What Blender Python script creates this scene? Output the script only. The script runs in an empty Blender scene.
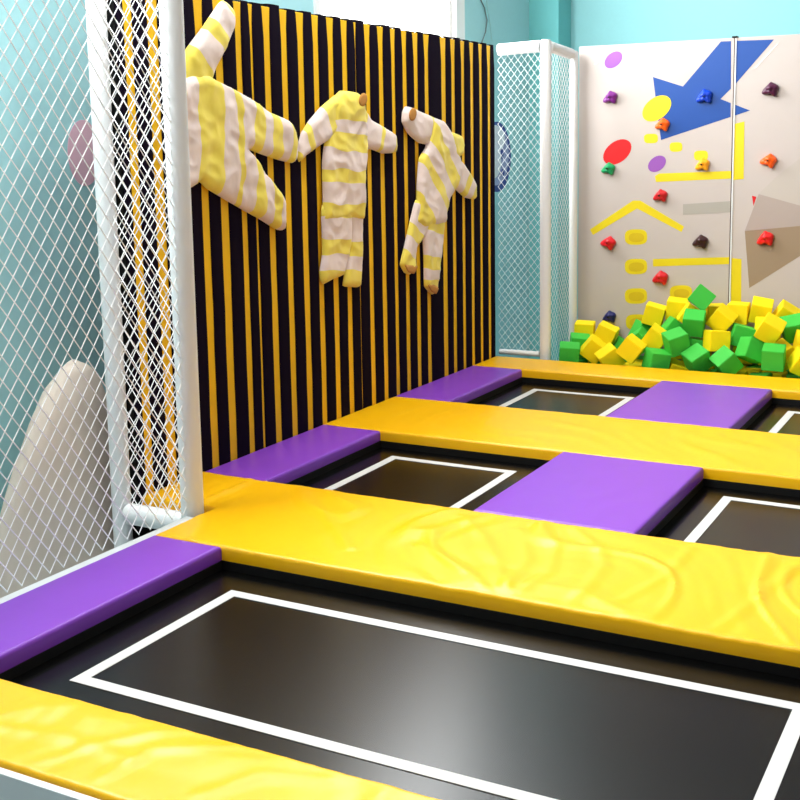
import bpy, bmesh, math, random
from mathutils import Vector, Matrix, noise
from mathutils.geometry import delaunay_2d_cdt
random.seed(7)
sc = bpy.context.scene
C = sc.collection
U = 1.6                                   # camera height above the pads, metres
# ------------------------------------------------------------------ camera
RC = [[0.88218092, 0.01509328, 0.4706687], [0.05340087, 0.98983269, -0.1318317], [-0.46787303, 0.14143353, 0.87240551]]
F, PX, PY = 1168.83291, 407.96, 318.46
right = Vector((RC[0][0], RC[0][2], -RC[0][1])); down = Vector((RC[1][0], RC[1][2], -RC[1][1])); fwd = Vector((RC[2][0], RC[2][2], -RC[2][1]))
cd = bpy.data.cameras.new('camera'); cam = bpy.data.objects.new('camera', cd); C.objects.link(cam)
M = Matrix.Identity(4)
for i in range(3):
    M[i][0] = right[i]; M[i][1] = -down[i]; M[i][2] = -fwd[i]
M[0][3], M[1][3], M[2][3] = 0, 0, U
cam.matrix_world = M
cd.sensor_width = 36; cd.lens = 36 * F / 800; cd.shift_x = (400 - PX) / 800; cd.shift_y = (PY - 400) / 800
cd.clip_start = .05; cd.clip_end = 200
sc.camera = cam

def ray(u, v): return right * ((u - PX) / F) + down * ((v - PY) / F) + fwd
def onx(u, v, x): d = ray(u, v); t = x / d.x; return Vector((x, d.y * t, U + d.z * t))
def ony(u, v, y): d = ray(u, v); t = y / d.y; return Vector((d.x * t, y, U + d.z * t))
def onz(u, v, z): d = ray(u, v); t = (z - U) / d.z; return Vector((d.x * t, d.y * t, z))

# ------------------------------------------------------------------ materials
def lin(c):
    c = c / 255
    return c / 12.92 if c <= .04045 else ((c + .055) / 1.055) ** 2.4
def rgb(r, g, b): return (lin(r), lin(g), lin(b), 1)
def mat(name, col, rough=.5, spec=.5, bump=0, scale=20, vary=0, sheen=0, metal=0, coat=0, stretch=None):
    m = bpy.data.materials.new(name); m.use_nodes = True
    nt = m.node_tree; b = nt.nodes['Principled BSDF']
    b.inputs['Base Color'].default_value = rgb(*col); b.inputs['Roughness'].default_value = rough
    b.inputs['Specular IOR Level'].default_value = spec; b.inputs['Metallic'].default_value = metal
    b.inputs['Sheen Weight'].default_value = sheen; b.inputs['Coat Weight'].default_value = coat
    if bump or vary:
        tc = nt.nodes.new('ShaderNodeTexCoord'); n = nt.nodes.new('ShaderNodeTexNoise')
        n.inputs['Scale'].default_value = scale; n.inputs['Detail'].default_value = 3
        if stretch:
            mp = nt.nodes.new('ShaderNodeMapping'); mp.inputs['Scale'].default_value = stretch
            nt.links.new(tc.outputs['Object'], mp.inputs['Vector']); nt.links.new(mp.outputs['Vector'], n.inputs['Vector'])
        else: nt.links.new(tc.outputs['Object'], n.inputs['Vector'])
        if bump:
            bp = nt.nodes.new('ShaderNodeBump'); bp.inputs['Strength'].default_value = bump; bp.inputs['Distance'].default_value = .01
            nt.links.new(n.outputs['Fac'], bp.inputs['Height']); nt.links.new(bp.outputs['Normal'], b.inputs['Normal'])
        if vary:
            mx = nt.nodes.new('ShaderNodeMix'); mx.data_type = 'RGBA'
            c = rgb(*col); mx.inputs['A'].default_value = tuple(x * (1 - vary) for x in c[:3]) + (1,)
            mx.inputs['B'].default_value = tuple(min(1, x * (1 + vary)) for x in c[:3]) + (1,)
            nt.links.new(n.outputs['Fac'], mx.inputs['Factor']); nt.links.new(mx.outputs['Result'], b.inputs['Base Color'])
    return m
def emat(name, col, s):
    m = bpy.data.materials.new(name); m.use_nodes = True; b = m.node_tree.nodes['Principled BSDF']
    b.inputs['Base Color'].default_value = (0, 0, 0, 1); b.inputs['Emission Color'].default_value = rgb(*col); b.inputs['Emission Strength'].default_value = s
    return m
YEL = mat('yellow_vinyl', (250, 188, 0), .36, .5, .3, 4, .03, stretch=(1.4, .8, 1))
PUR = mat('purple_vinyl', (134, 64, 192), .36, .5, .08, 6, .05)
BED = mat('black_mesh_fabric', (4, 4, 4), .27, .42, 0, 60, .1)
LINE = mat('white_webbing', (212, 210, 206), .6, .3, .05, 200)
FRM = mat('black_steel', (8, 8, 9), .6, .3)
FASC = mat('white_painted_board', (222, 226, 226), .5, .4)
PIPE = mat('white_foam_sleeve', (232, 234, 234), .55, .4, .05, 30)
NET = mat('white_net_cord', (255, 255, 255), .7, .3)
STRIP = mat('black_hook_fabric', (21, 13, 28), .9, .05, .1, 90, .1)
STRY = mat('yellow_padding', (250, 196, 20), .6, .3, .05, 20)
TURQ = mat('turquoise_paint', (146, 204, 207), .7, .3, .03, 30, .03)
TURQ2 = mat('deep_turquoise_paint', (118, 198, 198), .7, .3, .03, 30, .03)
CEIL = mat('white_paint', (200, 200, 198), .8, .3)
FLOOR = mat('pale_floor', (190, 205, 210), .4, .4, .02, 8, .05)
PANEL = mat('offwhite_climbing_panel', (188, 178, 172), .55, .4, .04, 8, .02)
SEAM = mat('dark_seam', (70, 50, 45), .7, .3)
GLOW = emat('bright_daylight', (255, 255, 250), 5.0)
WFR = mat('white_window_frame', (240, 240, 238), .4, .4)
CAB = mat('grey_cable', (120, 135, 135), .5, .3)
ROCK = mat('beige_boulder', (212, 198, 184), .85, .2, .5, 6, .06)

# ------------------------------------------------------------------ helpers
def obj(name, bm, m, parent=None, smooth=False):
    me = bpy.data.meshes.new(name); bmesh.ops.recalc_face_normals(bm, faces=bm.faces); bm.to_mesh(me); bm.free()
    for x in (m if isinstance(m, (list, tuple)) else [m]): me.materials.append(x)
    if smooth:
        for p in me.polygons: p.use_smooth = True
        if smooth != True: me.set_sharp_from_angle(angle=math.radians(smooth))
    o = bpy.data.objects.new(name, me); C.objects.link(o)
    if parent is not None:
        o.parent = parent; o.location = -parent.location
    return o
def tag(o, label, cat, group=None, kind=None):
    o['label'] = label; o['category'] = cat
    if group: o['group'] = group
    if kind: o['kind'] = kind
    return o
def thing(name, label, cat, loc=(0, 0, 0), group=None):
    o = bpy.data.objects.new(name, None); C.objects.link(o); o.location = loc; o.empty_display_size = .1
    return tag(o, label, cat, group)
def struct(name, bm, m): o = obj(name, bm, m); o['kind'] = 'structure'; return o
def box(bm, a, b, mi=0):
    vs = [bm.verts.new((x, y, z)) for x in (a[0], b[0]) for y in (a[1], b[1]) for z in (a[2], b[2])]
    for f in ((0, 1, 3, 2), (4, 6, 7, 5), (0, 4, 5, 1), (2, 3, 7, 6), (0, 2, 6, 4), (1, 5, 7, 3)):
        bm.faces.new([vs[i] for i in f]).material_index = mi
    return vs
def bx(a, b, bev=0):
    bm = bmesh.new(); box(bm, a, b)
    if bev: bmesh.ops.bevel(bm, geom=bm.edges[:], offset=bev, segments=2, affect='EDGES', profile=.6)
    return bm
def tube(bm, pts, r, n=12, caps=True):
    pts = [Vector(p) for p in pts]; rings = []
    for i, p in enumerate(pts):
        d = (pts[min(i + 1, len(pts) - 1)] - pts[max(i - 1, 0)]).normalized()
        a = Vector((0, 0, 1)) if abs(d.z) < .9 else Vector((1, 0, 0))
        e1 = d.cross(a).normalized(); e2 = d.cross(e1)
        rings.append([bm.verts.new(p + (e1 * math.cos(2 * math.pi * k / n) + e2 * math.sin(2 * math.pi * k / n)) * r) for k in range(n)])
    for A, B in zip(rings, rings[1:]):
        for k in range(n): bm.faces.new((A[k], A[(k + 1) % n], B[(k + 1) % n], B[k]))
    if caps: bm.faces.new(rings[0][::-1]); bm.faces.new(rings[-1])
def tb(pts, r, n=12): bm = bmesh.new(); tube(bm, pts, r, n); return bm
def seg_d(p, a, b):
    ab = b - a; t = max(0, min(1, (p - a).dot(ab) / ab.length_squared)); return (p - a - ab * t).length

# ------------------------------------------------------------------ soft pads
def pad(name, label, m, poly, th=.06, r=.016, wr=.0, seed=0, group='floor pads', folds=()):
    """axis-aligned outline given in metres; rounded top edge, slightly wrinkled vinyl"""
    P = [Vector(p) for p in poly]; n = len(P)
    E = [(P[i], P[(i + 1) % n]) for i in range(n)]
    def lines(vals):
        vs = sorted(set(round(v, 4) for v in vals)); out = set(vs)
        for v in vs:
            for k in (.003, .007, .012, .018, .03):
                out.add(round(v + k, 4)); out.add(round(v - k, 4))
        a, b = vs[0], vs[-1]; k = a
        while k < b: out.add(round(k, 4)); k += .014 if folds else .03
        out = sorted(v for v in out if a <= v <= b); res = [out[0]]
        for v in out[1:]:
            if v - res[-1] > .0015: res.append(v)
            elif v in vs: res[-1] = v
        return res
    xs = lines([p.x for p in P]); ys = lines([p.y for p in P])
    def inside(x, y):
        c = False
        for a, b in E:
            if (a.y > y) != (b.y > y) and x < a.x + (y - a.y) / (b.y - a.y) * (b.x - a.x): c = not c
        return c
    FL = [[Vector(onz(u, v, 0)[:2]) for u, v in L] for L in folds]
    bm = bmesh.new(); V = {}
    def vert(i, j):
        if (i, j) not in V:
            p = Vector((xs[i], ys[j])); d = min(seg_d(p, a, b) for a, b in E)
            z = -r + math.sqrt(max(0, r * r - max(0, r - d) ** 2))
            if wr:
                w = min(1, d / .06); q = Vector((p.x * 1.3 + seed, p.y * 1.3, seed))
                warp = noise.noise(q) * 1.6
                s = noise.noise(Vector((p.x * 3.2 + p.y * 1.5 + warp, p.y * 1.4 - p.x * .3, seed * 3.1)))
                s2 = noise.noise(Vector((p.x * 10 + p.y * 5 + warp * 3, p.y * 3, seed)))
                ridge = 1 - min(1, abs(s) * 4.5)
                z += wr * (ridge * .7 + s2 * .35) * (.25 + .75 * w)
                for L in FL:
                    dd = min(seg_d(p, a, b) for a, b in zip(L, L[1:])) if abs(p.x - L[0].x) < 1.3 else 1
                    if dd < .16: z += .0065 * math.exp(-(dd / .028) ** 2) * w - .003 * math.exp(-(dd / .07) ** 2) * w
                # the edge seam gathers the cloth in short puckers
                z += wr * .18 * noise.noise(Vector((p.x * 30, p.y * 30, seed))) * (1 - w)
            V[i, j] = bm.verts.new((p.x, p.y, z))
        return V[i, j]
    for i in range(len(xs) - 1):
        for j in range(len(ys) - 1):
            if inside((xs[i] + xs[i + 1]) / 2, (ys[j] + ys[j + 1]) / 2):
                bm.faces.new((vert(i, j), vert(i + 1, j), vert(i + 1, j + 1), vert(i, j + 1)))
    be = [e for e in bm.edges if len(e.link_faces) == 1]
    ext = bmesh.ops.extrude_edge_only(bm, edges=be)
    nv = [g for g in ext['geom'] if isinstance(g, bmesh.types.BMVert)]
    for v in nv: v.co.z = -th + .008
    ext = bmesh.ops.extrude_edge_only(bm, edges=[g for g in ext['geom'] if isinstance(g, bmesh.types.BMEdge) and all(x in set(nv) for x in g.verts)])
    n2 = [g for g in ext['geom'] if isinstance(g, bmesh.types.BMVert)]
    for v in n2: v.co.z = -th
    be = [e for e in bm.edges if len(e.link_faces) == 1]
    bmesh.ops.holes_fill(bm, edges=be, sides=0)
    o = obj(name, bm, m, None, 40)
    return tag(o, label, 'pad', group)

XV = -3.672      # face of the hook-and-loop wall
XL = -3.24       # left edge of the near pads
XR = .55
Y0, Y1, Y2, Y3, Y4, Y5, Y6, Y7 = 2.06, 2.43, 3.72, 4.61, 5.755, 6.64, 7.86, 8.30
g = 'yellow cross pads'
pad('floor_pad', 'long yellow vinyl pad nearest the camera, pale with reflected light', YEL, [(XL, Y0), (XR, Y0), (XR, Y1), (XL, Y1)], seed=1.3, wr=.010, folds=(((-60, 720), (60, 735), (130, 760)), ((20, 770), (90, 745), (190, 728)), ((90, 785), (150, 750), (260, 745)), ((200, 795), (260, 775), (330, 780))), group=g)
pad('floor_pad', 'wide wrinkled yellow vinyl pad behind the largest trampoline, beside the big white post', YEL, [(XL, Y2), (XR, Y2), (XR, Y3), (XV, Y3), (XV, 4.14), (XL, 4.14)], seed=4.7, wr=.014, folds=(((462, 516), (482, 535), (496, 562), (512, 600)), ((538, 522), (556, 545), (548, 572), (520, 592)), ((574, 528), (600, 548), (604, 566), (585, 590), (560, 612)), ((690, 548), (664, 578), (622, 600)), ((790, 570), (740, 612), (700, 640)), ((300, 488), (322, 512), (350, 548)), ((520, 530), (527, 560), (505, 590)), ((420, 545), (470, 575), (500, 610))), th=.06, group=g)
pad('floor_pad', 'yellow vinyl pad between the second and third rows of trampolines', YEL, [(XV, Y4), (XR, Y4), (XR, Y5), (XV, Y5)], seed=8.1, wr=.008, group=g)
pad('floor_pad', 'narrow yellow vinyl pad along the edge of the foam cube pit', YEL, [(XV, Y6), (XR, Y6), (XR, Y7), (XV, Y7)], seed=2.9, wr=.004, group=g)
g = 'purple pads between the trampolines'
pad('floor_pad', 'purple vinyl pad beside the near net, left of the largest trampoline', PUR, [(XL, Y1), (-2.885, Y1), (-2.885, Y2), (XL, Y2)], seed=3.3, wr=.002, group=g)
pad('floor_pad', 'purple vinyl pad along the striped wall, just behind the wide wrinkled pad', PUR, [(XV, Y3), (-3.28, Y3), (-3.28, Y4), (XV, Y4)], seed=5.3, wr=.003, group=g)
pad('floor_pad', 'purple vinyl pad at the far end of the striped wall', PUR, [(XV, Y5), (-3.27, Y5), (-3.27, Y6), (XV, Y6)], seed=6.3, wr=.003, group=g)
pad('floor_pad', 'large light purple vinyl pad in the middle row, between two trampolines', PUR, [(-2.16, Y3), (-1.405, Y3), (-1.405, Y4), (-2.16, Y4)], seed=7.3, wr=.003, group=g)
pad('floor_pad', 'purple vinyl pad in the far row, in front of the foam cubes', PUR, [(-2.225, Y5), (-1.475, Y5), (-1.475, Y6), (-2.225, Y6)], seed=9.3, wr=.003, group=g)

# ------------------------------------------------------------------ trampolines
def trampoline(label, x0, x1, y0, y1, lx0, lx1, ly0, ly1):
    t = thing('trampoline', label, 'trampoline', ((x0 + x1) / 2, (y0 + y1) / 2, -.7), 'trampolines set into the platform')
    zt = -.098
    bm = bmesh.new()
    nx = max(8, int((x1 - x0) / .06)); ny = max(8, int((y1 - y0) / .06)); V = []
    for i in range(nx + 1):
        V.append([])
        for j in range(ny + 1):
            a = i / nx; b = j / ny; sag = .006 * math.sin(math.pi * a) * math.sin(math.pi * b)
            V[-1].append(bm.verts.new((x0 + (x1 - x0) * a, y0 + (y1 - y0) * b, zt - sag)))
    for i in range(nx):
        for j in range(ny): bm.faces.new((V[i][j], V[i + 1][j], V[i + 1][j + 1], V[i][j + 1]))
    ex = bmesh.ops.extrude_face_region(bm, geom=bm.faces[:])
    for v in ex['geom']:
        if isinstance(v, bmesh.types.BMVert): v.co.z -= .004
    obj('jump_bed', bm, BED, t, True)
    bm = bmesh.new(); w = .048
    def strip(a, b, c, d):
        N = 24; rows = []
        for k in range(N + 1):
            s = k / N; row = []
            for p, q in ((a, b), (d, c)):
                x = p[0] + (q[0] - p[0]) * s; y = p[1] + (q[1] - p[1]) * s
                sag = .006 * math.sin(math.pi * (x - x0) / (x1 - x0)) * math.sin(math.pi * (y - y0) / (y1 - y0))
                for dz in (.0006, .0026): row.append(bm.verts.new((x, y, zt - sag + dz)))
            rows.append(row)
        for A, B in zip(rows, rows[1:]):
            for i, j in ((0, 1), (1, 3), (3, 2), (2, 0)): bm.faces.new((A[i], A[j], B[j], B[i]))
        for A in (rows[0], rows[-1]): bm.faces.new((A[0], A[1], A[3], A[2]))
    O = [(lx0, ly0), (lx1, ly0), (lx1, ly1), (lx0, ly1)]; I = [(lx0 + w, ly0 + w), (lx1 - w, ly0 + w), (lx1 - w, ly1 - w), (lx0 + w, ly1 - w)]
    for k in range(4): strip(O[k], O[(k + 1) % 4], I[(k + 1) % 4], I[k])
    l = obj('boundary_line', bm, LINE, t); l['label'] = 'white stitched boundary line'
    bm = bmesh.new(); w = .07
    box(bm, (x0 - w, y0 - w, -.12), (x1 + w, y0, -.061)); box(bm, (x0 - w, y1, -.12), (x1 + w, y1 + w, -.061))
    box(bm, (x0 - w, y0, -.12), (x0, y1, -.061)); box(bm, (x1, y0, -.12), (x1 + w, y1, -.061))
    obj('frame', bm, FRM, t)
    for x in (x0 - .035, x1 + .035):
        for y in (y0 - .035, y1 + .035): obj('leg', tb([(x, y, -.7), (x, y, -.12)], .025, 8), FRM, t)
e = .003
trampoline('largest and nearest black trampoline with a long white rectangle', -2.885 + e, -.35, Y1 + e, Y2 - e, -2.705, -.52, 2.66, 3.542)
trampoline('black trampoline in the middle row beside the striped wall', -3.28 + e, -2.16 - e, Y3 + e, Y4 - e, -3.12, -2.36, 4.78, 5.605)
trampoline('black trampoline at the right edge of the middle row', -1.405 + e, -.1, Y3 + e, Y4 - e, -1.27, -.28, 4.78, 5.615)
trampoline('black trampoline in the far row below the end of the striped wall', -3.27 + e, -2.225 - e, Y5 + e, Y6 - e, -3.098, -2.355, 6.8, 7.67)
trampoline('black trampoline cut off at the right of the far row', -1.475 + e, -.4, Y5 + e, Y6 - e, -1.335, -.55, 6.8, 7.67)
pad('floor_pad', 'purple vinyl pad along the right side of the largest trampoline', PUR, [(-.35 + e, Y1 + e), (XR, Y1 + e), (XR, Y2 - e), (-.35 + e, Y2 - e)], seed=1.1, wr=.002, group=g)

# platform boards around the deck
t = thing('platform', 'white boarded platform that carries the pads and trampolines', 'platform', (-1.4, 4.2, -.7))
obj('rim', bx((-3.29, 2.0, -.7), (-3.243, 4.0, -.008), .004), FASC, t)
obj('front_board', bx((-3.24, 2.03, -.7), (XR, 2.055, -.012), .003), FASC, t)
obj('back_board', bx((-3.29, Y7 + .003, -.7), (XR, Y7 + .028, -.012), .003), FASC, t)
bm = bmesh.new()
for y0, y1 in ((2.10, 2.34), (3.82, 4.5), (5.86, 6.54), (7.96, 8.2)):
    box(bm, (-3.2, y0, -.7), (.5, y1, -.066))
for x0, x1, y0, y1 in ((-3.2, -3.0, 2.6, 3.6), (-3.62, -3.4, 4.75, 5.6), (-3.62, -3.4, 6.8, 7.7), (-2.06, -1.5, 4.75, 5.6), (-2.12, -1.58, 6.8, 7.7), (-.2, .4, 2.6, 3.6)):
    box(bm, (x0, y0, -.7), (x1, y1, -.066))
for y0, y1 in ((4.2, 4.5), (5.86, 6.54), (7.96, 8.2)): box(bm, (-3.62, y0, -.7), (-3.2, y1, -.066))
obj('joist_box', bm, FRM, t)

# ------------------------------------------------------------------ striped hook-and-loop wall
ZT = 2.39
yel = [(4.183, 4.239), (4.347, 4.414), (4.52, 4.58), (4.699, 4.754), (4.854, 4.913), (5.029, 5.075), (5.156, 5.174), (5.28, 5.334), (5.445, 5.497), (5.608, 5.663), (5.767, 5.819), (5.927, 5.982),
       (6.085, 6.137), (6.236, 6.242), (6.359, 6.409), (6.524, 6.577), (6.69, 6.734), (6.84, 6.891), (6.996, 7.049), (7.151, 7.206), (7.406, 7.471), (7.563, 7.616), (7.725, 7.773), (7.878, 7.928), (8.036, 8.08), (8.184, 8.23)]
t = thing('sticky_wall', 'tall striped black and yellow padded wall with jumpsuits stuck on it', 'wall panel', (-3.72, 6.2, -.7))
obj('backing_board', bx((-3.80, 4.135, -.7), (-3.692, 8.306, ZT - .03), .004), FRM, t)
obj('yellow_padding', bx((-3.691, 4.16, -.12), (-3.682, 8.29, ZT - .012), .003), STRY, t)
prev = 4.137; edges = []
for a, b in yel + [(8.306, 8.4)]:
    edges.append((prev, a - .002)); prev = b + .002
for k, (a, b) in enumerate(edges):
    bm = bmesh.new(); N = 14; w = (b - a)
    wob = [noise.noise(Vector((k * 3.7, i * .7, 0))) * .004 for i in range(N + 1)]
    prof = [(-3.684, 0), (-3.679, 0), (-3.675, .06), (-3.673, .25), (XV, .5), (-3.673, .75), (-3.675, .94), (-3.679, 1), (-3.684, 1)]
    rows = []
    for i in range(N + 1):
        s = i / N; z = -.08 + (ZT + .08) * s + (noise.random() - .5) * .0
        if i == N: z = ZT + noise.noise(Vector((k * 1.3, 5, 2))) * .012
        rows.append([bm.verts.new((x - (.008 if i == N else 0), a + w * q + wob[i], z)) for x, q in prof])
        if i == N: 
            rows.append([bm.verts.new((-3.75 if True else x, a + w * q + wob[i], z + .004)) for x, q in prof])
            rows.append([bm.verts.new((-3.806, a + w * q + wob[i], z - .02)) for x, q in prof])
            rows.append([bm.verts.new((-3.806, a + w * q + wob[i], z - .14)) for x, q in prof])
    for A, B in zip(rows, rows[1:]):
        for j in range(len(prof) - 1): bm.faces.new((A[j], A[j + 1], B[j + 1], B[j]))
    obj('fabric_strip', bm, STRIP, t, 50)

# ------------------------------------------------------------------ netting and padded posts
def clipseg(p, q, W, H):
    t0, t1 = 0., 1.; d = (q[0] - p[0], q[1] - p[1])
    for k, lo, hi in ((0, 0, W), (1, 0, H)):
        if abs(d[k]) < 1e-9:
            if not lo <= p[k] <= hi: return None
        else:
            a = (lo - p[k]) / d[k]; b = (hi - p[k]) / d[k]
            if a > b: a, b = b, a
            t0 = max(t0, a); t1 = min(t1, b)
    return None if t1 - t0 < 1e-4 else ((p[0] + d[0] * t0, p[1] + d[1] * t0), (p[0] + d[0] * t1, p[1] + d[1] * t1))
def net(label, a, b, z0, z1, cw, ch, r=.0026, wav=.004):
    a = Vector(a); b = Vector(b); W = (b - a).length; H = z1 - z0; d = (b - a).normalized(); nrm = Vector((-d.y, d.x))
    bm = bmesh.new()
    for sgn in (1, -1):
        k = -int(H / ch) - 2
        while k * cw < W + (H / ch + 2) * cw:
            x = k * cw; dx = sgn * H / ch * cw
            s = clipseg((x if sgn == 1 else x, 0), (x + dx, H), W, H)
            k += 1
            if not s: continue
            L = math.dist(*s); n = max(1, int(L / .3)); pts = []
            for i in range(n + 1):
                q = i / n; u = s[0][0] + (s[1][0] - s[0][0]) * q; v = s[0][1] + (s[1][1] - s[0][1]) * q
                o = wav * noise.noise(Vector((u * 1.5, v * 1.5, cw * 90))) * 3 * math.sin(math.pi * min(1, max(0, u / W))) + sgn * r * .4
                u2 = u + .35 * cw * noise.noise(Vector((u * .9, v * .9, 3.3))) * math.sin(math.pi * u / W)
                v2 = v + .35 * ch * noise.noise(Vector((u * .9, v * .9, 7.7))) * math.sin(math.pi * v / H)
                p = a + d * u2 + nrm * o
                pts.append((p.x, p.y, z0 + v2))
            tube(bm, pts, r, 4, False)
    bmesh.ops.recalc_face_normals(bm, faces=bm.faces)
    o = obj('safety_net', bm, NET); return tag(o, label, 'net')
def post(label, x, y, z0, z1, r, name='padded_post'):
    t = thing(name, label, 'post', (x, y, z0))
    obj('foam_sleeve', tb([(x, y, z0), (x, y, z1)], r, 24), PIPE, t, 40)
    bm = bmesh.new()
    tube(bm, [(x, y, z1), (x, y, z1 + .01)], r * .8, 20); obj('end_cap', bm, FASC, t, 40)
    return t
ZN = 2.62
post('thick white padded post standing at the corner of the wide yellow pad', -3.312, 4.07, -.7, ZN, .052)
post('white padded post at the near end of the striped wall, seen through netting', -3.744, 4.08, -.7, ZN, .045)
post('white padded post holding the end of the near safety net, closest to the camera', -3.312, 1.9, -.7, ZN, .052)
def rail(label, a, b, r=.045): return tag(obj('padded_rail', tb([a, b], r, 20), PIPE, None, 40), label, 'rail')
rail('short low white padded rail between the two left posts', (-3.70, 4.08, -.075), (-3.362, 4.08, -.075), .05)
net('white diamond safety net beside the nearest purple pad', (-3.305, 1.95), (-3.305, 4.02), -.005, ZN, .073, .094, .0028, .002)
net('white diamond safety net between the two left padded posts', (-3.70, 4.075), (-3.36, 4.075), -.025, ZN, .06, .08, .0026, .001)
bm = tb([(-3.266, 2.0, .0), (-3.266, 4.02, .0)], .004, 6)
# far fence
cx, cy = onz(547, 356, 0).x, 8.42
CX = -3.305
post('white padded corner post of the far net, beside the foam pit', CX, cy, -.7, 2.405, .043)
post('slim white post against the left edge of the climbing wall', -3.292, 9.0, -.7, 2.36, .034)
rail('white padded top rail from the striped wall to the far corner post', (-3.69, cy, 2.36), (CX - .049, cy, 2.37), .045)
rail('white padded top rail from the far corner post to the climbing wall', (CX, cy + .049, 2.37), (CX, 8.957, 2.345), .042)
rail('white bottom rail under the far net at the end of the striped wall', (-3.69, cy, .015), (CX - .049, cy, .015), .022)
net('white diamond safety net between the striped wall and the far corner post', (-3.70, cy), (CX - .045, cy), .035, 2.325, .055, .068, .0015, .001)
net('white safety net running back from the far corner post to the climbing wall', (CX, cy + .045), (CX, 8.96), -.1, 2.325, .055, .068, .0015, .001)

# ------------------------------------------------------------------ climbing wall
YW = 9.056
def arc_poly(cxp, cyp, a, b, ang, n=28, pw=2.0):
    out = []
    for k in range(n):
        th = 2 * math.pi * k / n; c, s = math.cos(th), math.sin(th)
        x = a * math.copysign(abs(c) ** (2 / pw), c); y = b * math.copysign(abs(s) ** (2 / pw), s)
        A = math.radians(ang); out.append((cxp + x * math.cos(A) + y * math.sin(A), cyp - x * math.sin(A) + y * math.cos(A)))
    return out
def clipx(P, lim, keep):       # Sutherland-Hodgman against a vertical line
    out = []
    for i in range(len(P)):
        a, b = P[i], P[(i + 1) % len(P)]; ia = (a[0] < lim) == (keep == 'l'); ib = (b[0] < lim) == (keep == 'l')
        if ia: out.append(a)
        if ia != ib:
            t = (lim - a[0]) / (b[0] - a[0]); out.append((lim, a[1] + (b[1] - a[1]) * t))
    return out
xs_ = ony(731.5, 180, YW).x
def decal(name, label, m, px, parent, clip=None, lay=1, grow=False):
    P = [(lambda v: (v.x, v.z))(ony(u, v, YW)) for u, v in px]
    if clip: P = clipx(P, xs_ + (-.004 if clip == 'l' else .004), clip)
    bm = bmesh.new()
    y1 = YW - .0012 * lay
    n = len(P); vs, _, fs, *_r = delaunay_2d_cdt([Vector(p) for p in P], [(i, (i + 1) % n) for i in range(n)], [list(range(n))], 1, 1e-6)
    f = [bm.verts.new((q[0], y1, q[1])) for q in vs]; bk = [bm.verts.new((q[0], YW + .0005, q[1])) for q in vs]; ec = {}
    for tri in fs:
        bm.faces.new([f[i] for i in tri]); bm.faces.new([bk[i] for i in tri][::-1])
        for k in range(3): e = tuple(sorted((tri[k], tri[(k + 1) % 3]))); ec[e] = ec.get(e, 0) + 1
    for (i, j), c in ec.items():
        if c == 1: bm.faces.new((f[i], f[j], bk[j], bk[i]))
    o = obj(name, bm, m, parent); o['label'] = label; return o
D_BLUE = mat('blue_paint', (0, 66, 146), .45, .4); D_YEL = mat('yellow_paint', (222, 200, 14), .5, .4, 0, 10, .05); D_YEL2 = mat('deep_yellow_paint', (206, 178, 14), .5, .4)
D_PUR = mat('violet_paint', (140, 78, 165), .5, .4); D_RED = mat('red_paint', (205, 8, 16), .5, .4)
D_G1 = mat('pale_grey_paint', (184, 175, 166), .5, .4); D_G2 = mat('mid_grey_paint', (168, 154, 146), .5, .4); D_G3 = mat('taupe_paint', (148, 128, 104), .5, .4); D_G4 = mat('grey_paint', (164, 159, 150), .5, .4)
LP = thing('climbing_wall_panel', 'left off-white climbing wall panel with the red and purple ovals', 'climbing wall', (-2.6, YW + .03, -.7), 'climbing wall panels')
RP = thing('climbing_wall_panel', 'right off-white climbing wall panel with the grey faceted shape', 'climbing wall', (-1.4, YW + .03, -.7), 'climbing wall panels')
xl = ony(578.5, 180, YW).x; xr2 = xs_ + 1.22; zt = 2.405
obj('board', bx((xl, YW, -.7), (xs_ - .004, YW + .05, zt), .003), PANEL, LP)
obj('board', bx((xs_ + .004, YW, -.7), (xr2, YW + .05, zt), .003), PANEL, RP)
ts = obj('seam_strip', bx((xs_ - .0035, YW + .001, -.7), (xs_ + .0035, YW + .049, zt + .012)), SEAM, LP); ts['label'] = 'dark seam strip'
tr = obj('edge_trim', bx((xs_ + .004, YW - .006, -.2), (xs_ + .014, YW + .002, zt - .005)), FASC, RP); tr['label'] = 'thin white edge trim'
cl = obj('clip', bx((xs_ - .02, YW - .01, zt), (xs_ + .02, YW + .04, zt + .012), .003), FRM, LP); cl['label'] = 'dark metal clip'
arrow = [(653, 77), (683, 86.5), (721, 41.5), (731, 41.1), (730.9, 88.6), (720.5, 99), (730.7, 103), (730.6, 116.9), (661, 140)]
decal('arrow_marking', 'blue painted arrow, left part', D_BLUE, arrow, LP); decal('arrow_marking', 'blue painted arrow shaft, right part', D_BLUE, [(732, 41), (774, 39.5), (735, 84.5), (732, 87.6)], RP, 'r')
decal('arrow_marking', 'blue painted arrow tip, right part', D_BLUE, [(732, 103.4), (750, 110.5), (732, 116.5)], RP, 'r')
decal('oval_marking', 'small violet oval at the top', D_PUR, arc_poly(613.5, 59.8, 10.3, 6.8, 42), LP)
decal('oval_marking', 'yellow oval overlapping the blue arrow', D_YEL, arc_poly(656.8, 108.4, 16.4, 10.6, 38), LP, lay=2)
decal('oval_marking', 'red oval', D_RED, arc_poly(617.3, 152, 16, 10.4, 38), LP)
decal('oval_marking', 'small violet oval in the middle', D_PUR, arc_poly(657, 163.8, 10, 7, 38), LP)
for x, y, a, b in ((651, 138.5, 7, 4.8), (676, 147, 6.4, 4.8), (701, 155.5, 7, 5)): decal('patch_marking', 'small yellow patch', D_YEL, arc_poly(x, y, a, b, 2, 20, 3.2), LP)
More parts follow.
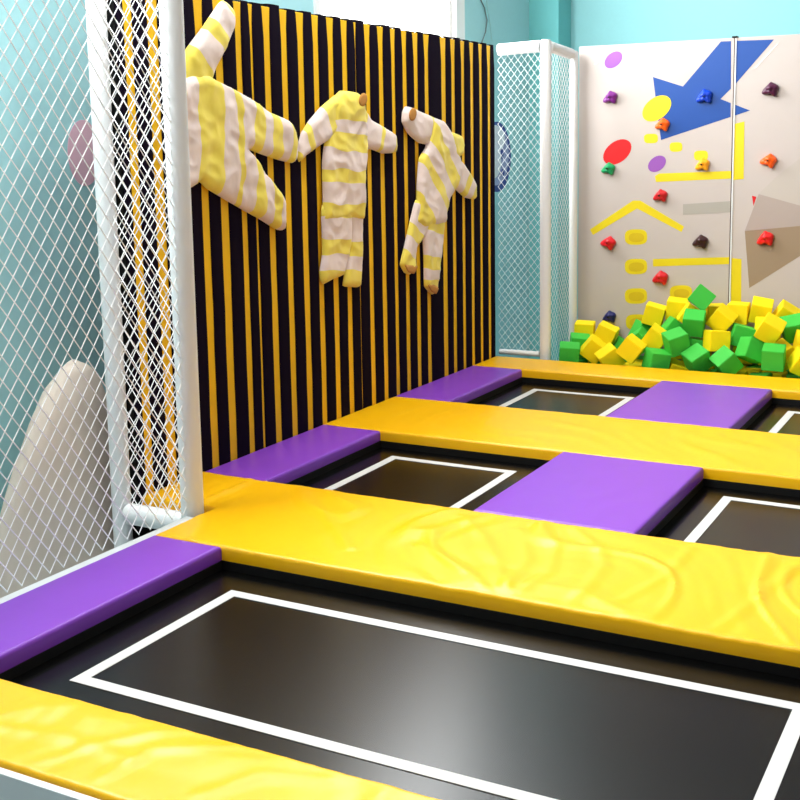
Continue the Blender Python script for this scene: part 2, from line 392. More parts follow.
for x, y in ((636, 237), (636, 266.5), (636, 296), (681, 293), (637, 322)):
    decal('patch_marking', 'yellow rounded patch', D_YEL, arc_poly(x, y, 11.2, 7.8, 1, 24, 3), LP); decal('patch_marking', 'deeper yellow centre', D_YEL2, arc_poly(x + .5, y + .5, 7.8, 4.6, 1, 24, 2.4), LP, lay=2)
decal('bar_marking', 'yellow bar', D_YEL, [(655, 176), (659, 173.5), (732, 170.8), (732, 178.6), (656, 182)], LP, 'l')
decal('bar_marking', 'yellow bar', D_YEL, [(653, 259), (733, 257), (733, 264), (653, 266.5)], LP, 'l')
decal('chevron_marking', 'yellow roof-shaped chevron', D_YEL, [(590, 229.5), (633, 200.5), (640, 200.5), (684, 226.5), (681.5, 232), (637, 208.5), (593, 235)], LP)
decal('bar_marking', 'grey bar', D_G4, [(683, 204.2), (732, 201), (732, 212.3), (683, 215)], LP, 'l')
decal('bar_marking', 'upright yellow bar', D_YEL, [(733.8, 124), (744.5, 121.5), (743.7, 179), (733, 180)], RP, 'r')
decal('bar_marking', 'upright yellow bar near the cubes', D_YEL, [(731, 258), (741.5, 259), (741, 322), (731, 322)], RP, 'r')
decal('facet_marking', 'pale upper facet', D_G1, [(758.7, 194), (776, 177), (812, 149), (860, 150), (860, 222), (800, 205.5)], RP)
decal('facet_marking', 'grey middle facet', D_G2, [(744.8, 231), (758.7, 194), (800, 205.5), (860, 220.5), (800, 226)], RP, lay=2)
decal('facet_marking', 'taupe lower facet', D_G3, [(744.8, 231), (800, 226), (860, 220.5), (800, 256), (749.3, 288)], RP, lay=1)
decal('triangle_marking', 'small dark red triangle', D_RED, [(752, 195.7), (756.4, 196.8), (753.5, 206)], RP)
WT = mat('white_tape', (240, 238, 236), .4, .5)
decal('tape_strip', 'scrap of clear tape', WT, [(754, 69), (757, 67), (779, 43), (776, 45)], RP, lay=2)
decal('tape_strip', 'scrap of clear tape', WT, [(594, 64.5), (596, 65), (608, 54), (606, 54)], LP, lay=2)

def hold_mesh():
    bm = bmesh.new(); bmesh.ops.create_icosphere(bm, subdivisions=4, radius=1)
    lob = [((0.1, .2, .95), .36, .36), ((-.9, .2, -.3), .5, .45), ((.75, .2, .3), .4, .6), ((-.15, .3, -.95), -.5, .40), ((.5, .3, -.85), .5, .40), ((-.3, .85, -.05), -.20, .28), ((.3, .85, -.1), -.20, .28), ((0, .8, .4), .16, .4)]
    for v in bm.verts:
        d = v.co.normalized(); r = 1
        for c, a, s in lob:
            q = (d - Vector(c).normalized()).length; r += a * math.exp(-(q / s) ** 2)
        r += .06 * noise.noise(d * 3)
        v.co = Vector((d.x * r * .046, -max(-.0, d.y * r) * .055, d.z * r * .043))
    return bm
holds = [(611, 98, (118, 28, 128), 'purple climbing hold below the small violet oval'), (705, 97, (10, 62, 190), 'blue climbing hold on the blue painted arrow'), (771, 90, (72, 12, 52), 'dark plum climbing hold at the upper right of the climbing wall'),
         (663, 125, (250, 98, 10), 'orange climbing hold under the yellow oval'), (609, 169, (10, 148, 88), 'green climbing hold below the red oval'), (703, 165, (250, 168, 22), 'amber climbing hold above the upper yellow bar'),
         (769, 161, (252, 92, 12), 'orange climbing hold on the right-hand panel above the grey facets'), (661, 196, (196, 18, 28), 'red climbing hold between the violet oval and the yellow chevron'), (609, 243, (212, 16, 32), 'red climbing hold under the left arm of the yellow chevron'),
         (701, 242, (52, 14, 18), 'dark brown climbing hold below the grey bar'), (766, 239, (226, 24, 24), 'bright red climbing hold on the grey faceted shape'), (661, 278, (206, 16, 30), 'red climbing hold right of the column of yellow patches'), (610, 317, (16, 22, 92), 'navy climbing hold low on the panel above the foam cubes')]
hm = None
for k, (u, v, col, lab) in enumerate(holds):
    p = ony(u, v, YW); m = mat('hold_resin_%s' % lab.split(' climbing')[0].replace(' ', '_'), col, .3, .5, .05, 40)
    t = thing('climbing_hold', lab, 'climbing hold', (p.x, YW, p.z), 'climbing holds on the wall')
    bm = hold_mesh()
    s = random.uniform(.92, 1.06); bmesh.ops.transform(bm, matrix=Matrix.Rotation(random.uniform(-.22, .22), 4, 'Y') @ Matrix.Scale(s, 4), verts=bm.verts)
    bmesh.ops.translate(bm, vec=(p.x, YW - .0022, p.z), verts=bm.verts)
    obj('grip', bm, m, t, True)
    obj('bolt', tb([(p.x, YW - .045, p.z + .004), (p.x, YW - .058, p.z + .004)], .007, 10), FRM, t)

# ------------------------------------------------------------------ foam cubes
FY = mat('yellow_foam', (255, 224, 10), .7, .3, .1, 120, .05); FG = mat('green_foam', (62, 190, 66), .6, .35, .1, 120, .05)
CUBES = [
('y', -3.146, 8.880, 0.142, 0.09, 0.03, 0.21, 'yellow foam cube sitting upright on green ones at the far left of the pit'),
('g', -3.129, 8.718, 0.058, 0.17, 0.09, 0.44, 'green foam cube directly under the leftmost upright yellow cube'),
('g', -3.134, 8.489, 0.021, 0.21, 0.05, 0.35, 'green foam cube in the front left corner of the pit'),
('y', -2.974, 8.602, 0.052, 0.26, 0.66, 0.44, 'yellow foam cube tilted on its edge at the front left of the pit'),
('y', -2.932, 8.768, 0.146, 0.09, 0.42, 0.14, 'yellow foam cube just below the navy climbing hold'),
('y', -2.808, 8.498, 0.010, 0.17, -0.61, 0.52, 'yellow foam cube low at the front, right of the edge-tilted one'),
('g', -2.819, 8.835, 0.021, 0.00, 0.52, 0.35, 'green foam cube wedged right of the cube under the navy hold'),
('y', -2.624, 8.449, 0.103, 0.09, 0.63, 0.09, 'yellow foam cube standing on one corner like a diamond at the front'),
('g', -2.651, 8.735, 0.110, 0.35, 0.87, 0.35, 'green foam cube behind the diamond-standing yellow cube'),
('y', -2.486, 8.606, 0.167, 0.17, 0.61, 0.17, 'yellow foam cube leaning over the slope, left of the big green cube'),
('y', -2.583, 8.900, 0.307, 0.09, 0.26, 0.17, 'yellow foam cube second from the top of the left slope'),
('g', -2.680, 8.930, 0.150, 0.09, 0.44, 0.70, 'dark green foam cube mostly hidden against the climbing wall on the left slope'),
('y', -2.420, 8.953, 0.351, 0.14, 0.10, 0.17, 'yellow foam cube topmost on the left slope below the yellow patch'),
('g', -2.429, 8.446, 0.025, 0.17, 0.14, 0.70, 'green foam cube low at the front behind the narrow pad, left of centre'),
('g', -2.298, 8.500, 0.167, 0.26, -0.31, 0.61, 'large-looking green foam cube with a lit top left of the pit centre'),
('y', -2.320, 8.552, -0.070, 0.26, 0.35, 0.61, 'yellow foam cube barely showing over the narrow pad'),
('y', -2.273, 8.820, 0.320, 0.00, 0.61, 0.35, 'yellow foam cube behind and left of the topmost green cube'),
('g', -2.185, 8.778, 0.471, -0.17, 0.66, 0.17, 'topmost green foam cube poised on its corner'),
('g', -2.203, 8.640, 0.297, 0.44, 0.07, 0.14, 'green foam cube with a flat face below the topmost green one'),
('g', -2.403, 8.801, 0.204, 0.00, 0.70, 0.52, 'small showing green foam cube tucked under the left slope top'),
('g', -2.184, 8.685, 0.094, 0.00, 0.17, 0.52, 'dark green foam cube in the gap at the pit centre'),
('g', -2.133, 8.475, 0.051, 0.35, -0.52, 0.70, 'green foam cube with a pale top at the front centre'),
('y', -2.024, 8.757, 0.318, 0.35, 0.66, 0.17, 'yellow foam cube leaning right of the topmost green cube'),
('y', -2.019, 8.583, 0.181, -0.09, 0.07, 0.61, 'yellow foam cube with two bright faces near the pit centre'),
('g', -1.919, 8.464, 0.047, 0.35, -0.70, 0.52, 'pale green foam cube at the front right of centre'),
('y', -1.939, 8.927, 0.348, 0.05, 0.02, 0.03, 'upright yellow foam cube in front of the seam between panels'),
('y', -2.120, 8.942, 0.325, 0.05, 0.00, 0.52, 'yellow foam cube peeking out behind the upright one at the seam'),
('y', -1.687, 8.757, 0.262, 0.14, 0.03, 0.52, 'yellow foam cube with two faces below the tilted pile on the right'),
('y', -1.596, 8.944, 0.343, 0.35, 0.56, 0.35, 'yellow foam cube tilted highest on the right slope'),
('y', -1.766, 8.896, 0.379, 0.35, 0.17, 0.17, 'yellow foam cube against the climbing wall under the grey facets'),
('g', -1.863, 8.706, 0.208, 0.00, 0.26, 0.35, 'green foam cube below the upright yellow cube at the seam'),
('g', -1.760, 8.551, 0.135, -0.17, 0.44, 0.70, 'tall-looking green foam cube with a bright left face'),
('g', -1.579, 8.435, 0.113, 0.26, 0.03, 0.09, 'green foam cube with a flat front right beside the tall-looking one'),
('y', -1.631, 8.560, 0.294, 0.44, 0.52, 0.17, 'yellow foam cube above the flat-fronted green one'),
('g', -1.516, 8.808, 0.270, 0.44, -0.21, 0.35, 'pale green foam cube at the right edge of the picture'),
('y', -1.556, 8.650, 0.096, 0.35, -0.61, 0.52, 'yellow foam cube slanting below the pale green one at the right edge'),
('y', -1.390, 8.500, 0.075, 0.35, 0.44, 0.52, 'yellow foam cube at the front right corner of the view'),
('y', -1.393, 8.696, 0.186, 0.09, 0.17, 0.52, 'yellow foam cube cut off by the right edge of the view'),
('y', -2.970, 8.420, -0.120, 0.00, 0.04, -0.07, 'foam cube buried under the visible cubes of the pit'),
('g', -2.630, 8.420, -0.120, 0.00, 0.00, 0.02, 'foam cube buried under the visible cubes of the pit'),
('y', -1.770, 8.420, -0.120, 0.00, 0.07, -0.11, 'foam cube buried under the visible cubes of the pit'),
('g', -1.590, 8.420, -0.120, 0.00, 0.01, 0.20, 'foam cube buried under the visible cubes of the pit'),
('g', -1.430, 8.420, -0.120, 0.00, 0.00, 0.20, 'foam cube buried under the visible cubes of the pit'),
('g', -1.260, 8.420, -0.120, 0.00, 0.04, 0.11, 'foam cube buried under the visible cubes of the pit'),
('g', -2.080, 8.550, -0.120, 0.00, -0.10, -0.02, 'foam cube buried under the visible cubes of the pit'),
('y', -2.650, 8.580, -0.120, 0.00, -0.03, 0.04, 'foam cube buried under the visible cubes of the pit'),
('y', -1.870, 8.580, -0.120, 0.00, -0.10, 0.07, 'foam cube buried under the visible cubes of the pit'),
('g', -1.700, 8.580, -0.120, 0.00, -0.10, -0.06, 'foam cube buried under the visible cubes of the pit'),
('g', -1.440, 8.580, -0.120, 0.00, 0.05, 0.18, 'foam cube buried under the visible cubes of the pit'),
('g', -1.250, 8.580, -0.120, 0.00, 0.09, 0.09, 'foam cube buried under the visible cubes of the pit'),
('g', -3.140, 8.660, -0.120, 0.00, 0.07, 0.12, 'foam cube buried under the visible cubes of the pit'),
('g', -2.840, 8.670, -0.120, 0.00, -0.01, 0.10, 'foam cube buried under the visible cubes of the pit'),
('g', -2.490, 8.680, -0.120, 0.00, -0.09, 0.07, 'foam cube buried under the visible cubes of the pit'),
('y', -2.160, 8.710, -0.120, 0.00, 0.10, -0.07, 'foam cube buried under the visible cubes of the pit'),
('y', -1.630, 8.730, -0.120, 0.00, 0.07, -0.09, 'foam cube buried under the visible cubes of the pit'),
('g', -1.980, 8.740, -0.120, 0.00, 0.05, 0.06, 'foam cube buried under the visible cubes of the pit'),
('y', -1.800, 8.740, -0.120, 0.00, -0.04, -0.06, 'foam cube buried under the visible cubes of the pit'),
('g', -1.300, 8.740, -0.120, 0.00, -0.09, 0.17, 'foam cube buried under the visible cubes of the pit'),
('y', -2.660, 8.750, -0.120, 0.00, -0.06, -0.03, 'foam cube buried under the visible cubes of the pit'),
('g', -2.320, 8.800, -0.120, 0.00, -0.05, -0.05, 'foam cube buried under the visible cubes of the pit'),
('g', -2.990, 8.810, -0.120, 0.00, 0.07, 0.11, 'foam cube buried under the visible cubes of the pit'),
('y', -3.160, 8.830, -0.120, 0.00, 0.03, 0.17, 'foam cube buried under the visible cubes of the pit'),
('y', -1.150, 8.840, -0.120, 0.00, -0.05, 0.19, 'foam cube buried under the visible cubes of the pit'),
('y', -2.480, 8.850, -0.120, 0.00, 0.03, -0.06, 'foam cube buried under the visible cubes of the pit'),
('g', -1.500, 8.870, -0.120, 0.00, -0.07, -0.18, 'foam cube buried under the visible cubes of the pit'),
('y', -2.140, 8.880, -0.120, 0.00, 0.01, -0.15, 'foam cube buried under the visible cubes of the pit'),
('y', -1.940, 8.900, -0.120, 0.00, -0.00, -0.04, 'foam cube buried under the visible cubes of the pit'),
('g', -1.770, 8.900, -0.120, 0.00, -0.09, -0.12, 'foam cube buried under the visible cubes of the pit'),
('g', -2.690, 8.910, -0.120, 0.00, 0.10, 0.01, 'foam cube buried under the visible cubes of the pit'),
('g', -1.320, 8.910, -0.120, 0.00, -0.07, 0.01, 'foam cube buried under the visible cubes of the pit'),
('y', -2.980, 8.970, -0.120, 0.00, 0.02, 0.04, 'foam cube buried under the visible cubes of the pit'),
('y', -2.300, 8.970, -0.120, 0.00, 0.01, 0.09, 'foam cube buried under the visible cubes of the pit'),
('y', -2.410, 8.960, 0.045, 0.00, -0.02, -0.08, 'foam cube buried under the visible cubes of the pit'),
('y', -2.230, 8.960, 0.045, 0.00, 0.00, 0.08, 'foam cube buried under the visible cubes of the pit'),
('y', -1.900, 8.960, 0.045, 0.00, 0.06, 0.11, 'foam cube buried under the visible cubes of the pit'),
('y', -1.720, 8.960, 0.045, 0.00, -0.07, 0.20, 'foam cube buried under the visible cubes of the pit'),
('y', -1.450, 8.960, 0.045, 0.00, -0.07, 0.17, 'foam cube buried under the visible cubes of the pit'),
('y', -2.980, 8.960, 0.100, 0.00, 0.04, 0.14, 'foam cube buried under the visible cubes of the pit')]
def cube_mesh(name):
    bm = bmesh.new(); s = .076; box(bm, (-s, -s, -s), (s, s, s)); bmesh.ops.bevel(bm, geom=bm.edges[:], offset=.004, segments=2, affect='EDGES')
    bmesh.ops.recalc_face_normals(bm, faces=bm.faces)
    me = bpy.data.meshes.new(name); bm.to_mesh(me); bm.free(); me.materials.append(FY if name[0] == 'y' else FG); return me
MY = cube_mesh('yellow_foam_cube'); MG = cube_mesh('green_foam_cube')
for c, x, y, z, rx, ry, rz, lab in CUBES:
    o = bpy.data.objects.new('foam_cube', MY if c == 'y' else MG); C.objects.link(o)
    o.location = (x, y, z); o.rotation_euler = (rx, ry, rz)
    tag(o, lab, 'foam cube', 'foam cubes in the pit' if 'buried' not in lab else 'buried foam cubes')
t = tag(obj('pit_base', bx((CX + .06, Y7 + .035, -.7), (XR, YW - .005, -.20), .01), FRM), 'dark base under the foam cubes of the pit', 'platform')

# ------------------------------------------------------------------ jumpsuits stuck on the wall
def cloth_mat(name):
    m = bpy.data.materials.new(name); m.use_nodes = True; nt = m.node_tree; b = nt.nodes['Principled BSDF']
    at = nt.nodes.new('ShaderNodeAttribute'); at.attribute_name = 'band'
    gt = nt.nodes.new('ShaderNodeMapRange'); gt.inputs['From Min'].default_value = -.06; gt.inputs['From Max'].default_value = .06
    mx = nt.nodes.new('ShaderNodeMix'); mx.data_type = 'RGBA'; mx.inputs['A'].default_value = rgb(238, 220, 212); mx.inputs['B'].default_value = rgb(246, 226, 84)
    tc = nt.nodes.new('ShaderNodeTexCoord'); n = nt.nodes.new('ShaderNodeTexNoise'); n.inputs['Scale'].default_value = 9; bp = nt.nodes.new('ShaderNodeBump'); bp.inputs['Strength'].default_value = .35; bp.inputs['Distance'].default_value = .02
    nt.links.new(tc.outputs['Object'], n.inputs['Vector']); nt.links.new(n.outputs['Fac'], bp.inputs['Height']); nt.links.new(bp.outputs['Normal'], b.inputs['Normal'])
    nt.links.new(at.outputs['Fac'], gt.inputs['Value']); nt.links.new(gt.outputs['Result'], mx.inputs['Factor']); nt.links.new(mx.outputs['Result'], b.inputs['Base Color'])
    b.inputs['Roughness'].default_value = .6; b.inputs['Sheen Weight'].default_value = .2
    return m
CLOTH = cloth_mat('striped_satin_cloth'); LINING = mat('tan_lining', (196, 140, 72), .8, .2)
def spline(P, n=6):
    out = []; L = len(P)
    for i in range(L):
        p0, p1, p2, p3 = (Vector(P[(i + k - 1) % L]) for k in range(4))
        for k in range(n):
            t = k / n
            q = .5 * ((2 * p1) + (-p0 + p2) * t + (2 * p0 - 5 * p1 + 4 * p2 - p3) * t * t + (-p0 + 3 * p1 - 3 * p2 + p3) * t ** 3)
            out.append(p1.lerp(p2, t) * .6 + q * .4)
    return out
def pillow(name, px, parent, thick, axis=None, bands=(), base=0, fw=.05, seed=0, mtl=None, step=.014):
    """px: outline on the wall plane; axis: (A, B) line along which the cloth is banded"""
    P = []
    for q in spline(px): w = onx(q[0], q[1], XV); P.append(Vector((w.y, w.z)))
    n = len(P); E = [(P[i], P[(i + 1) % n]) for i in range(n)]
    def dist(p): return min(seg_d(p, a, b) for a, b in E)
    def inside(p):
        c = False
        for a, b in E:
            if (a.y > p.y) != (b.y > p.y) and p.x < a.x + (p.y - a.y) / (b.y - a.y) * (b.x - a.x): c = not c
        return c
    pts = list(P); x0 = min(p.x for p in P); x1 = max(p.x for p in P); y0 = min(p.y for p in P); y1 = max(p.y for p in P)
    j = 0; y = y0
    while y < y1:
        x = x0 + (step / 2 if j % 2 else 0)
        while x < x1:
            p = Vector((x, y))
            if inside(p) and dist(p) > step * .45: pts.append(p)
            x += step
        y += step * .87; j += 1
    vs, _, fs, *_r = delaunay_2d_cdt(pts, [(i, (i + 1) % n) for i in range(n)], [list(range(n))], 1, 1e-6)
    bm = bmesh.new(); A = B = None
    if axis:
        a = onx(*axis[0], XV); b = onx(*axis[1], XV); A = Vector((a.y, a.z)); B = Vector((b.y, b.z)) - A
    lay = bm.verts.layers.float.new('band'); top, bot = [], []; bandv = []
    for v in vs:
        v = Vector(v); d = dist(v); h = math.sqrt(max(0, 1 - (1 - min(1, d / fw)) ** 2))
        w = noise.noise(Vector((v.x * 6 + seed, v.y * 4, seed))) * .3 + (.5 - abs(noise.noise(Vector((v.x * 9 + v.y * 6, v.y * 9 - v.x * 4 + seed, seed))))) * .28 - .1
        hh = thick * .72 * h * (1 + w * 1.5)
        top.append(bm.verts.new((XV + base + .004 + hh, v.x, v.y))); bot.append(bm.verts.new((XV + base + .001, v.x, v.y)))
        s = -1
        if A is not None:
            wob = noise.noise(Vector((v.x * 7, v.y * 7, seed))) * .03
            t = (v - A).dot(B) / B.length_squared + wob
            s = max([-1] + [min(t - lo, hi - t) / .02 for lo, hi in bands])
        bandv.append(s)
    ec = {}
    for f in fs:
        bm.faces.new([top[i] for i in f]); bm.faces.new([bot[i] for i in f][::-1])
        for k in range(3):
            e = (f[k], f[(k + 1) % 3]); key = tuple(sorted(e)); ec[key] = ec.get(key, 0) + 1
    for (i, j), c in ec.items():
        if c == 1: bm.faces.new((top[i], top[j], bot[j], bot[i]))
    for vt, vb, s in zip(top, bot, bandv): vt[lay] = s; vb[lay] = s
    return obj(name, bm, mtl or CLOTH, parent, True)
def opening(px, parent, base, name='cuff_opening', lab='tan lining seen inside the opening'):
    o = pillow(name, px, parent, .004, base=base, fw=.01, mtl=LINING); o['label'] = lab; return o
def ell(cx, cy, a, b, ang, n=12): return arc_poly(cx, cy, a, b, ang, n)
# first suit, nearest
t = thing('jumpsuit', 'white and yellow striped jumpsuit nearest the thick white post, lying sideways on the wall', 'jumpsuit', tuple(onx(230, 130, XV - .002)), 'striped jumpsuits on the wall')
pillow('sleeve', [(176, 74), (184, 51), (202.5, 26), (216, 6), (222, .5), (229, 5), (233, 14), (232.5, 28), (224, 49), (215, 65), (211, 78), (205, 92), (188, 96), (176, 90)], t, .05, ((228, 6), (192, 84)), [(-.3, .07), (.30, .46), (.74, 1.4)], 0, .06, 1)
pillow('body', [(172, 84), (184, 74), (200, 73), (214, 80), (232, 89), (256, 103), (268, 112), (286, 120), (292, 130), (295, 142), (294.5, 157), (291, 163), (277, 160), (262, 155), (245, 149), (254, 159), (262, 172), (272, 184), (281, 198), (282, 214), (281.5, 230), (274, 229), (258, 219), (240, 209), (221, 198), (206, 189), (197, 181), (191, 187), (182, 190), (174, 180), (171, 130)], t, .06, ((170, 130), (300, 143)), [(-.3, .04), (.14, .32), (.43, .47), (.56, .64), (.71, .79), (.87, .93), (1.01, 1.2)], .004, .06, 2)
# second suit, middle
t = thing('jumpsuit', 'white and yellow striped jumpsuit hanging upright in the middle of the wall', 'jumpsuit', tuple(onx(341, 190, XV)), 'striped jumpsuits on the wall')
pillow('trouser_leg', [(321, 205), (348, 207), (349.5, 220), (349, 240), (346.5, 256), (343, 268), (341, 275.5), (332, 279), (322.5, 284), (319.5, 281), (318.5, 272), (321, 256), (321, 240)], t, .04, ((335, 200), (333, 282)), [(.06, .21), (.48, .66), (.86, 1.3)], .004, .05, 5)
pillow('trouser_leg', [(347, 206), (361.5, 206), (361, 225), (360.5, 255), (359, 286), (350, 287), (342, 285.5), (345, 265), (348.5, 250), (349, 230), (347, 218)], t, .035, ((352, 200), (351, 286)), [(-.1, .2), (.47, .66), (.82, 1.3)], .002, .045, 6)
pillow('sleeve', [(344, 93), (334, 95), (319.5, 107), (307.5, 121), (300, 133), (297.5, 143), (296.5, 158), (298, 162), (303, 157), (316.5, 147), (327, 140), (338, 128), (346, 112)], t, .045, ((340, 104), (296, 152)), [(-.3, .38), (.70, .8), (.97, 1.3)], .004, .05, 7)
pillow('sleeve', [(357, 100), (362, 106), (369, 119), (381, 126), (393, 134), (394.5, 142), (394, 152.5), (381, 153.5), (372, 150), (361, 147), (355, 128)], t, .04, ((356, 118), (394, 144)), [(-.3, .16), (.55, .63), (.93, 1.2)], .004, .05, 8)
pillow('torso', [(338, 91), (346, 91), (356, 93), (360, 99), (362.5, 111), (364.5, 130), (364, 150), (362, 178), (361.5, 208), (360, 220), (349, 219), (336, 221), (321, 221), (321.5, 200), (321, 178), (321, 160), (323, 143), (328, 122), (331, 100)], t, .055, ((342, 90), (341, 216)), [(-.2, .245), (.34, .48), (.63, .735), (.905, 1.2)], .006, .07, 9)
opening(ell(354.8, 100, 4.0, 6.8, -8), t, .056, 'neck_opening')
# third suit, far
t = thing('jumpsuit', 'white and yellow striped jumpsuit furthest along the wall, leaning with one sleeve raised', 'jumpsuit', tuple(onx(435, 190, XV)), 'striped jumpsuits on the wall')
pillow('trouser_leg', [(414.5, 200), (430, 200), (430, 222), (421.5, 238), (414, 249), (413, 266), (408.5, 274.5), (403, 272.5), (399, 264), (403, 247), (407, 229)], t, .045, ((422, 200), (405, 270)), [(-.3, .12), (.42, .6), (.8, 1.3)], .004, .055, 10)
pillow('trouser_leg', [(424, 205), (444.5, 200), (443, 215), (440, 241), (437, 267), (435, 291), (430.5, 294.5), (423, 286), (422.5, 262), (421.5, 238), (421, 222)], t, .045, ((434, 205), (428, 292)), [(.0, .32), (.60, .74), (.86, 1.3)], .006, .055, 11)
pillow('sleeve', [(401, 112), (404, 106.5), (410, 107.5), (420, 112), (431, 117), (434, 130), (428, 144.5), (418, 143), (411, 138), (405.5, 132), (400.5, 122)], t, .045, ((404, 116), (430, 130)), [(.88, 1.5)], .006, .055, 12)
pillow('sleeve', [(450, 152), (456.5, 157), (465, 169), (473, 183), (473.5, 199), (463.5, 197.5), (455, 190), (448, 180), (444, 165)], t, .045, ((450, 160), (472, 194)), [(.55, .72), (.9, 1.3)], .006, .055, 13)
pillow('torso', [(428, 117), (440, 120.5), (446, 130), (452, 142), (457, 158), (457.5, 172), (454.5, 186), (447, 198), (445, 208), (441, 224), (421, 228), (412, 222), (414.5, 205), (415.5, 180), (417.5, 158), (424, 147), (426, 130)], t, .06, ((452, 130), (418, 206)), [(-.3, .02), (.30, .46), (.62, .72), (.94, 1.3)], .008, .07, 14)
h = pillow('hood', [(444, 134), (448, 132), (457, 135.5), (459, 145), (458, 154), (453, 159), (446, 154), (442, 144)], t, .05, ((440, 140), (460, 145)), [(-1, 2)], .02, .045, 15); h['label'] = 'yellow gathered hood'
opening(ell(406.3, 114.5, 3.6, 6.6, -8), t, .046)
opening([(400, 265), (412.5, 266), (409, 273.5), (403.5, 272)], t, .036)
opening([(423.5, 285), (428, 283.5), (434, 288), (431.5, 293.5), (427, 291.5)], t, .034)

# ------------------------------------------------------------------ room
WX = -4.24; ZF, ZC = -.7, 4.9; YB = 10.7; YP = 10.376; XRW, YFW = 3.6, -3.2
w1 = (6.66, 8.95, 1.7, 4.5); w2_added = (2.0, 5.6, 2.5, 4.4)  # second window is unseen, added for light on the near pads
bm = bmesh.new()
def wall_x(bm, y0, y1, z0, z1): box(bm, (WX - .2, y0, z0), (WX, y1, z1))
wall_x(bm, YFW, w2_added[0], ZF, ZC); wall_x(bm, w2_added[0], w2_added[1], ZF, w2_added[2]); wall_x(bm, w2_added[0], w2_added[1], w2_added[3], ZC)
wall_x(bm, w2_added[1], w1[0], ZF, ZC); wall_x(bm, w1[0], w1[1], ZF, w1[2]); wall_x(bm, w1[0], w1[1], w1[3], ZC); wall_x(bm, w1[1], YB, ZF, ZC)
struct('wall_left', bm, mat('pale_turquoise_paint', (168, 219, 224), .7, .3, .03, 30, .03))  # base colour paler than the back wall's, standing in for stronger light
struct('wall_back', bx((WX, YB, ZF), (XRW + .2, YB + .2, ZC)), TURQ)
DIM = mat('grey_paint_wall', (120, 118, 116), .8, .2)
struct('trim_2', bx((WX, YB - .03, 3.1), (XRW, YB, ZC)), mat('charcoal_upper_wall', (52, 50, 50), .8, .2))  # unseen dark band, added to darken what the trampoline beds reflect
struct('wall_right', bx((XRW, YFW, ZF), (XRW + .2, YB, ZC)), DIM)
struct('wall_front', bx((WX, YFW - .2, ZF), (XRW + .2, YFW, ZC)), DIM)
struct('trim_1', bx((WX, YP, ZF), (ony(558.5, 20, YP).x, YB, ZC)), TURQ2)
struct('floor', bx((WX - .2, YFW - .2, ZF - .2), (XRW + .2, YB + .2, ZF)), FLOOR)
struct('ceiling', bx((WX - .2, YFW - .2, ZC), (XRW + .2, YB + .2, ZC + .2)), CEIL)
for k, w in enumerate((w1, w2_added)):
    bm = bmesh.new(); y0, y1, z0, z1 = w; q = .07
    box(bm, (WX - .12, y0 + .001, z0 + .001), (WX + .015, y1 - .001, z0 + q)); box(bm, (WX - .12, y0 + .001, z1 - q), (WX + .015, y1 - .001, z1 - .001))
    box(bm, (WX - .12, y0 + .001, z0 + q), (WX + .015, y0 + q, z1 - q)); box(bm, (WX - .12, y1 - .16, z0 + q), (WX + .015, y1 - .001, z1 - q))
    if k == 0: box(bm, (WX - .12, y1 - .20, z0 + q), (WX - .03, y1 - .17, z1 - q))
    fr = obj('window_%d' % (k + 1), bm, WFR); fr['kind'] = 'structure'  # the second frame and its glowing pane are the added, unseen window
    g_ = obj('pane', bx((WX - .10, y0 + q, z0 + q), (WX - .09, y1 - .16, z1 - q)), GLOW, fr)
pc = onx(482, 0, WX + .02)
cab = tb([tuple(onx(u, v, WX + .012)) for u, v in ((481, -30), (480, -2), (484.5, 8), (487, 20), (485.5, 32), (482, 42), (482, 60))], .006, 6)
tag(obj('cable', cab, CAB, None, True), 'thin grey cable hanging on the turquoise wall beside the bright window', 'cable')
cab = tb([tuple(onx(u, v, WX + .012)) for u, v in ((486, -20), (487, 6), (490.5, 26), (491.5, 40), (491, 60))], .004, 6)
tag(obj('cable', cab, mat('pale_cable', (170, 215, 215), .5, .3), None, True), 'pale thin cable hanging closest to the far top rail', 'cable')
# round marks on the left wall
def roundel(name, label, c, ry, rz, layers):
    t = thing(name, label, 'wall sticker', (WX, c.y, c.z))
    for k, (dy, dz, a, b, m, nm) in enumerate(layers):
        bm = bmesh.new(); n = 40; x1 = WX + .001 + .0015 * (k + 1)
        f = [bm.verts.new((x1, c.y + dy * ry + a * ry * math.cos(i * 2 * math.pi / n), c.z + dz * rz + b * rz * math.sin(i * 2 * math.pi / n))) for i in range(n)]
        bk = [bm.verts.new((WX + .0004, v.co.y, v.co.z)) for v in f]
        bm.faces.new(f); bm.faces.new(bk[::-1])
        for i in range(n): j = (i + 1) % n; bm.faces.new((f[i], bk[i], bk[j], f[j]))
        obj(nm, bm, m, t)
PINK = mat('pale_pink_paint', (226, 186, 202), .7, .3); NAVY = mat('navy_paint', (58, 76, 150), .6, .3); WHT = mat('cool_white_paint', (226, 226, 236), .6, .3); LAV = mat('lavender_paint', (160, 165, 205), .6, .3)
roundel('wall_sticker', 'faint round pink patch on the turquoise wall behind the near net', onx(84, 153, WX), .115, .165, [(0, 0, 1, 1, PINK, 'disc')])
roundel('wall_sticker', 'white and blue round sticker on the turquoise wall behind the far net', onx(497, 157, WX), .31, .31, [(0, 0, 1, 1, NAVY, 'rim'), (-.08, .05, .9, .86, LAV, 'ring'), (-.2, .5, .72, .4, WHT, 'crescent'), (-.25, -.1, .5, .5, WHT, 'disc'), (.3, .08, .1, .14, NAVY, 'dot'), (.35, -.45, .12, .1, NAVY, 'dot')])
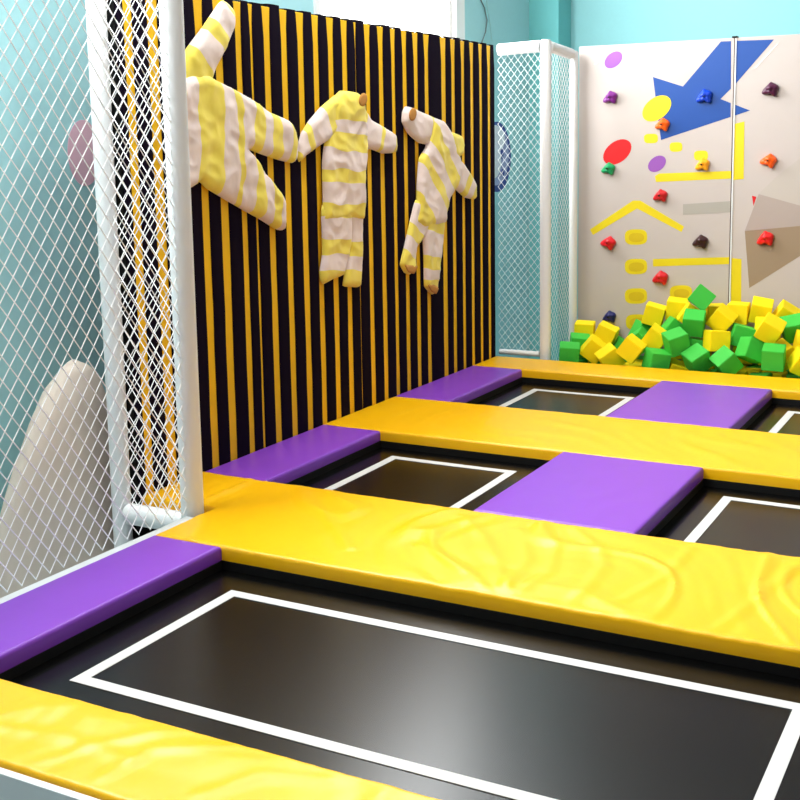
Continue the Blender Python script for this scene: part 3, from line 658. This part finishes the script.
# boulder
bm = bmesh.new(); bmesh.ops.create_icosphere(bm, subdivisions=5, radius=1)
for v in bm.verts:
    d = v.co.copy(); s = 1 + .06 * noise.noise(d * 1.3 + Vector((5, 1, 2))) + .015 * noise.noise(d * 5)
    z = d.z; tap = 1 - .12 * max(0, z)
    hz = math.copysign(abs(z) ** .85, z)
    v.co = Vector((d.x * .19 * s * tap, d.y * (.62 if d.y < 0 else .36) * s * (tap - (.22 * max(0, z) if d.y < 0 else 0)) + .04 * max(0, z), hz * 1.30 * s))
for v in bm.verts: v.co.z = max(v.co.z, -.02)
bmesh.ops.transform(bm, matrix=Matrix.Translation((-4.035, 4.08, ZF + .02)), verts=bm.verts)
o = obj('boulder', bm, ROCK, None, True); tag(o, 'tall rounded beige rock shape behind the near net on the left', 'rock')

# ------------------------------------------------------------------ light
def area(name, loc, size, power, col=(1, 1, 1), rot=(0, 0, 0)):
    l = bpy.data.lights.new(name, 'AREA'); l.shape = 'RECTANGLE'; l.size, l.size_y = size; l.energy = power; l.color = col
    o = bpy.data.objects.new(name, l); C.objects.link(o); o.location = loc; o.rotation_euler = rot; return o
for x, y, p in ((-1.2, 5.2, 18), (-1.4, 8.0, 8), (1.6, 2.2, 9), (1.6, 5.5, 9), (.6, 8.2, 6), (-.9, 1.4, 20), (-1.6, -.2, 34), (-3.8, 3.3, 130), (-3.8, 9.4, 8)):
    area('ceiling_lamp', (x, y, ZC - .03), (.9, .25), p)  # unseen fill lights, some added just to brighten left wall and near pad
area('hanging_lamp', (-3.12, 6.3, 3.67), (.2, 2.6), 52)  # added fill grazing the striped wall, imitates window glare fading downwards
for w_, p in ((w1, 250), (w2_added, 330)):
    area('window_daylight', (WX + .03, (w_[0] + w_[1]) / 2, (w_[2] + w_[3]) / 2), (w_[3] - w_[2] - .2, w_[1] - w_[0] - .3), p, (.95, .98, 1), (0, -math.pi / 2, 0))  # daylight at the first window; fill light at the added second one
w = bpy.data.worlds.new('world'); sc.world = w; w.use_nodes = True
w.node_tree.nodes['Background'].inputs['Color'].default_value = (.8, .9, 1, 1); w.node_tree.nodes['Background'].inputs['Strength'].default_value = .5
sc.view_settings.view_transform = 'Standard'; sc.view_settings.look = 'None'; sc.view_settings.gamma = 1; sc.view_settings.exposure = -.22
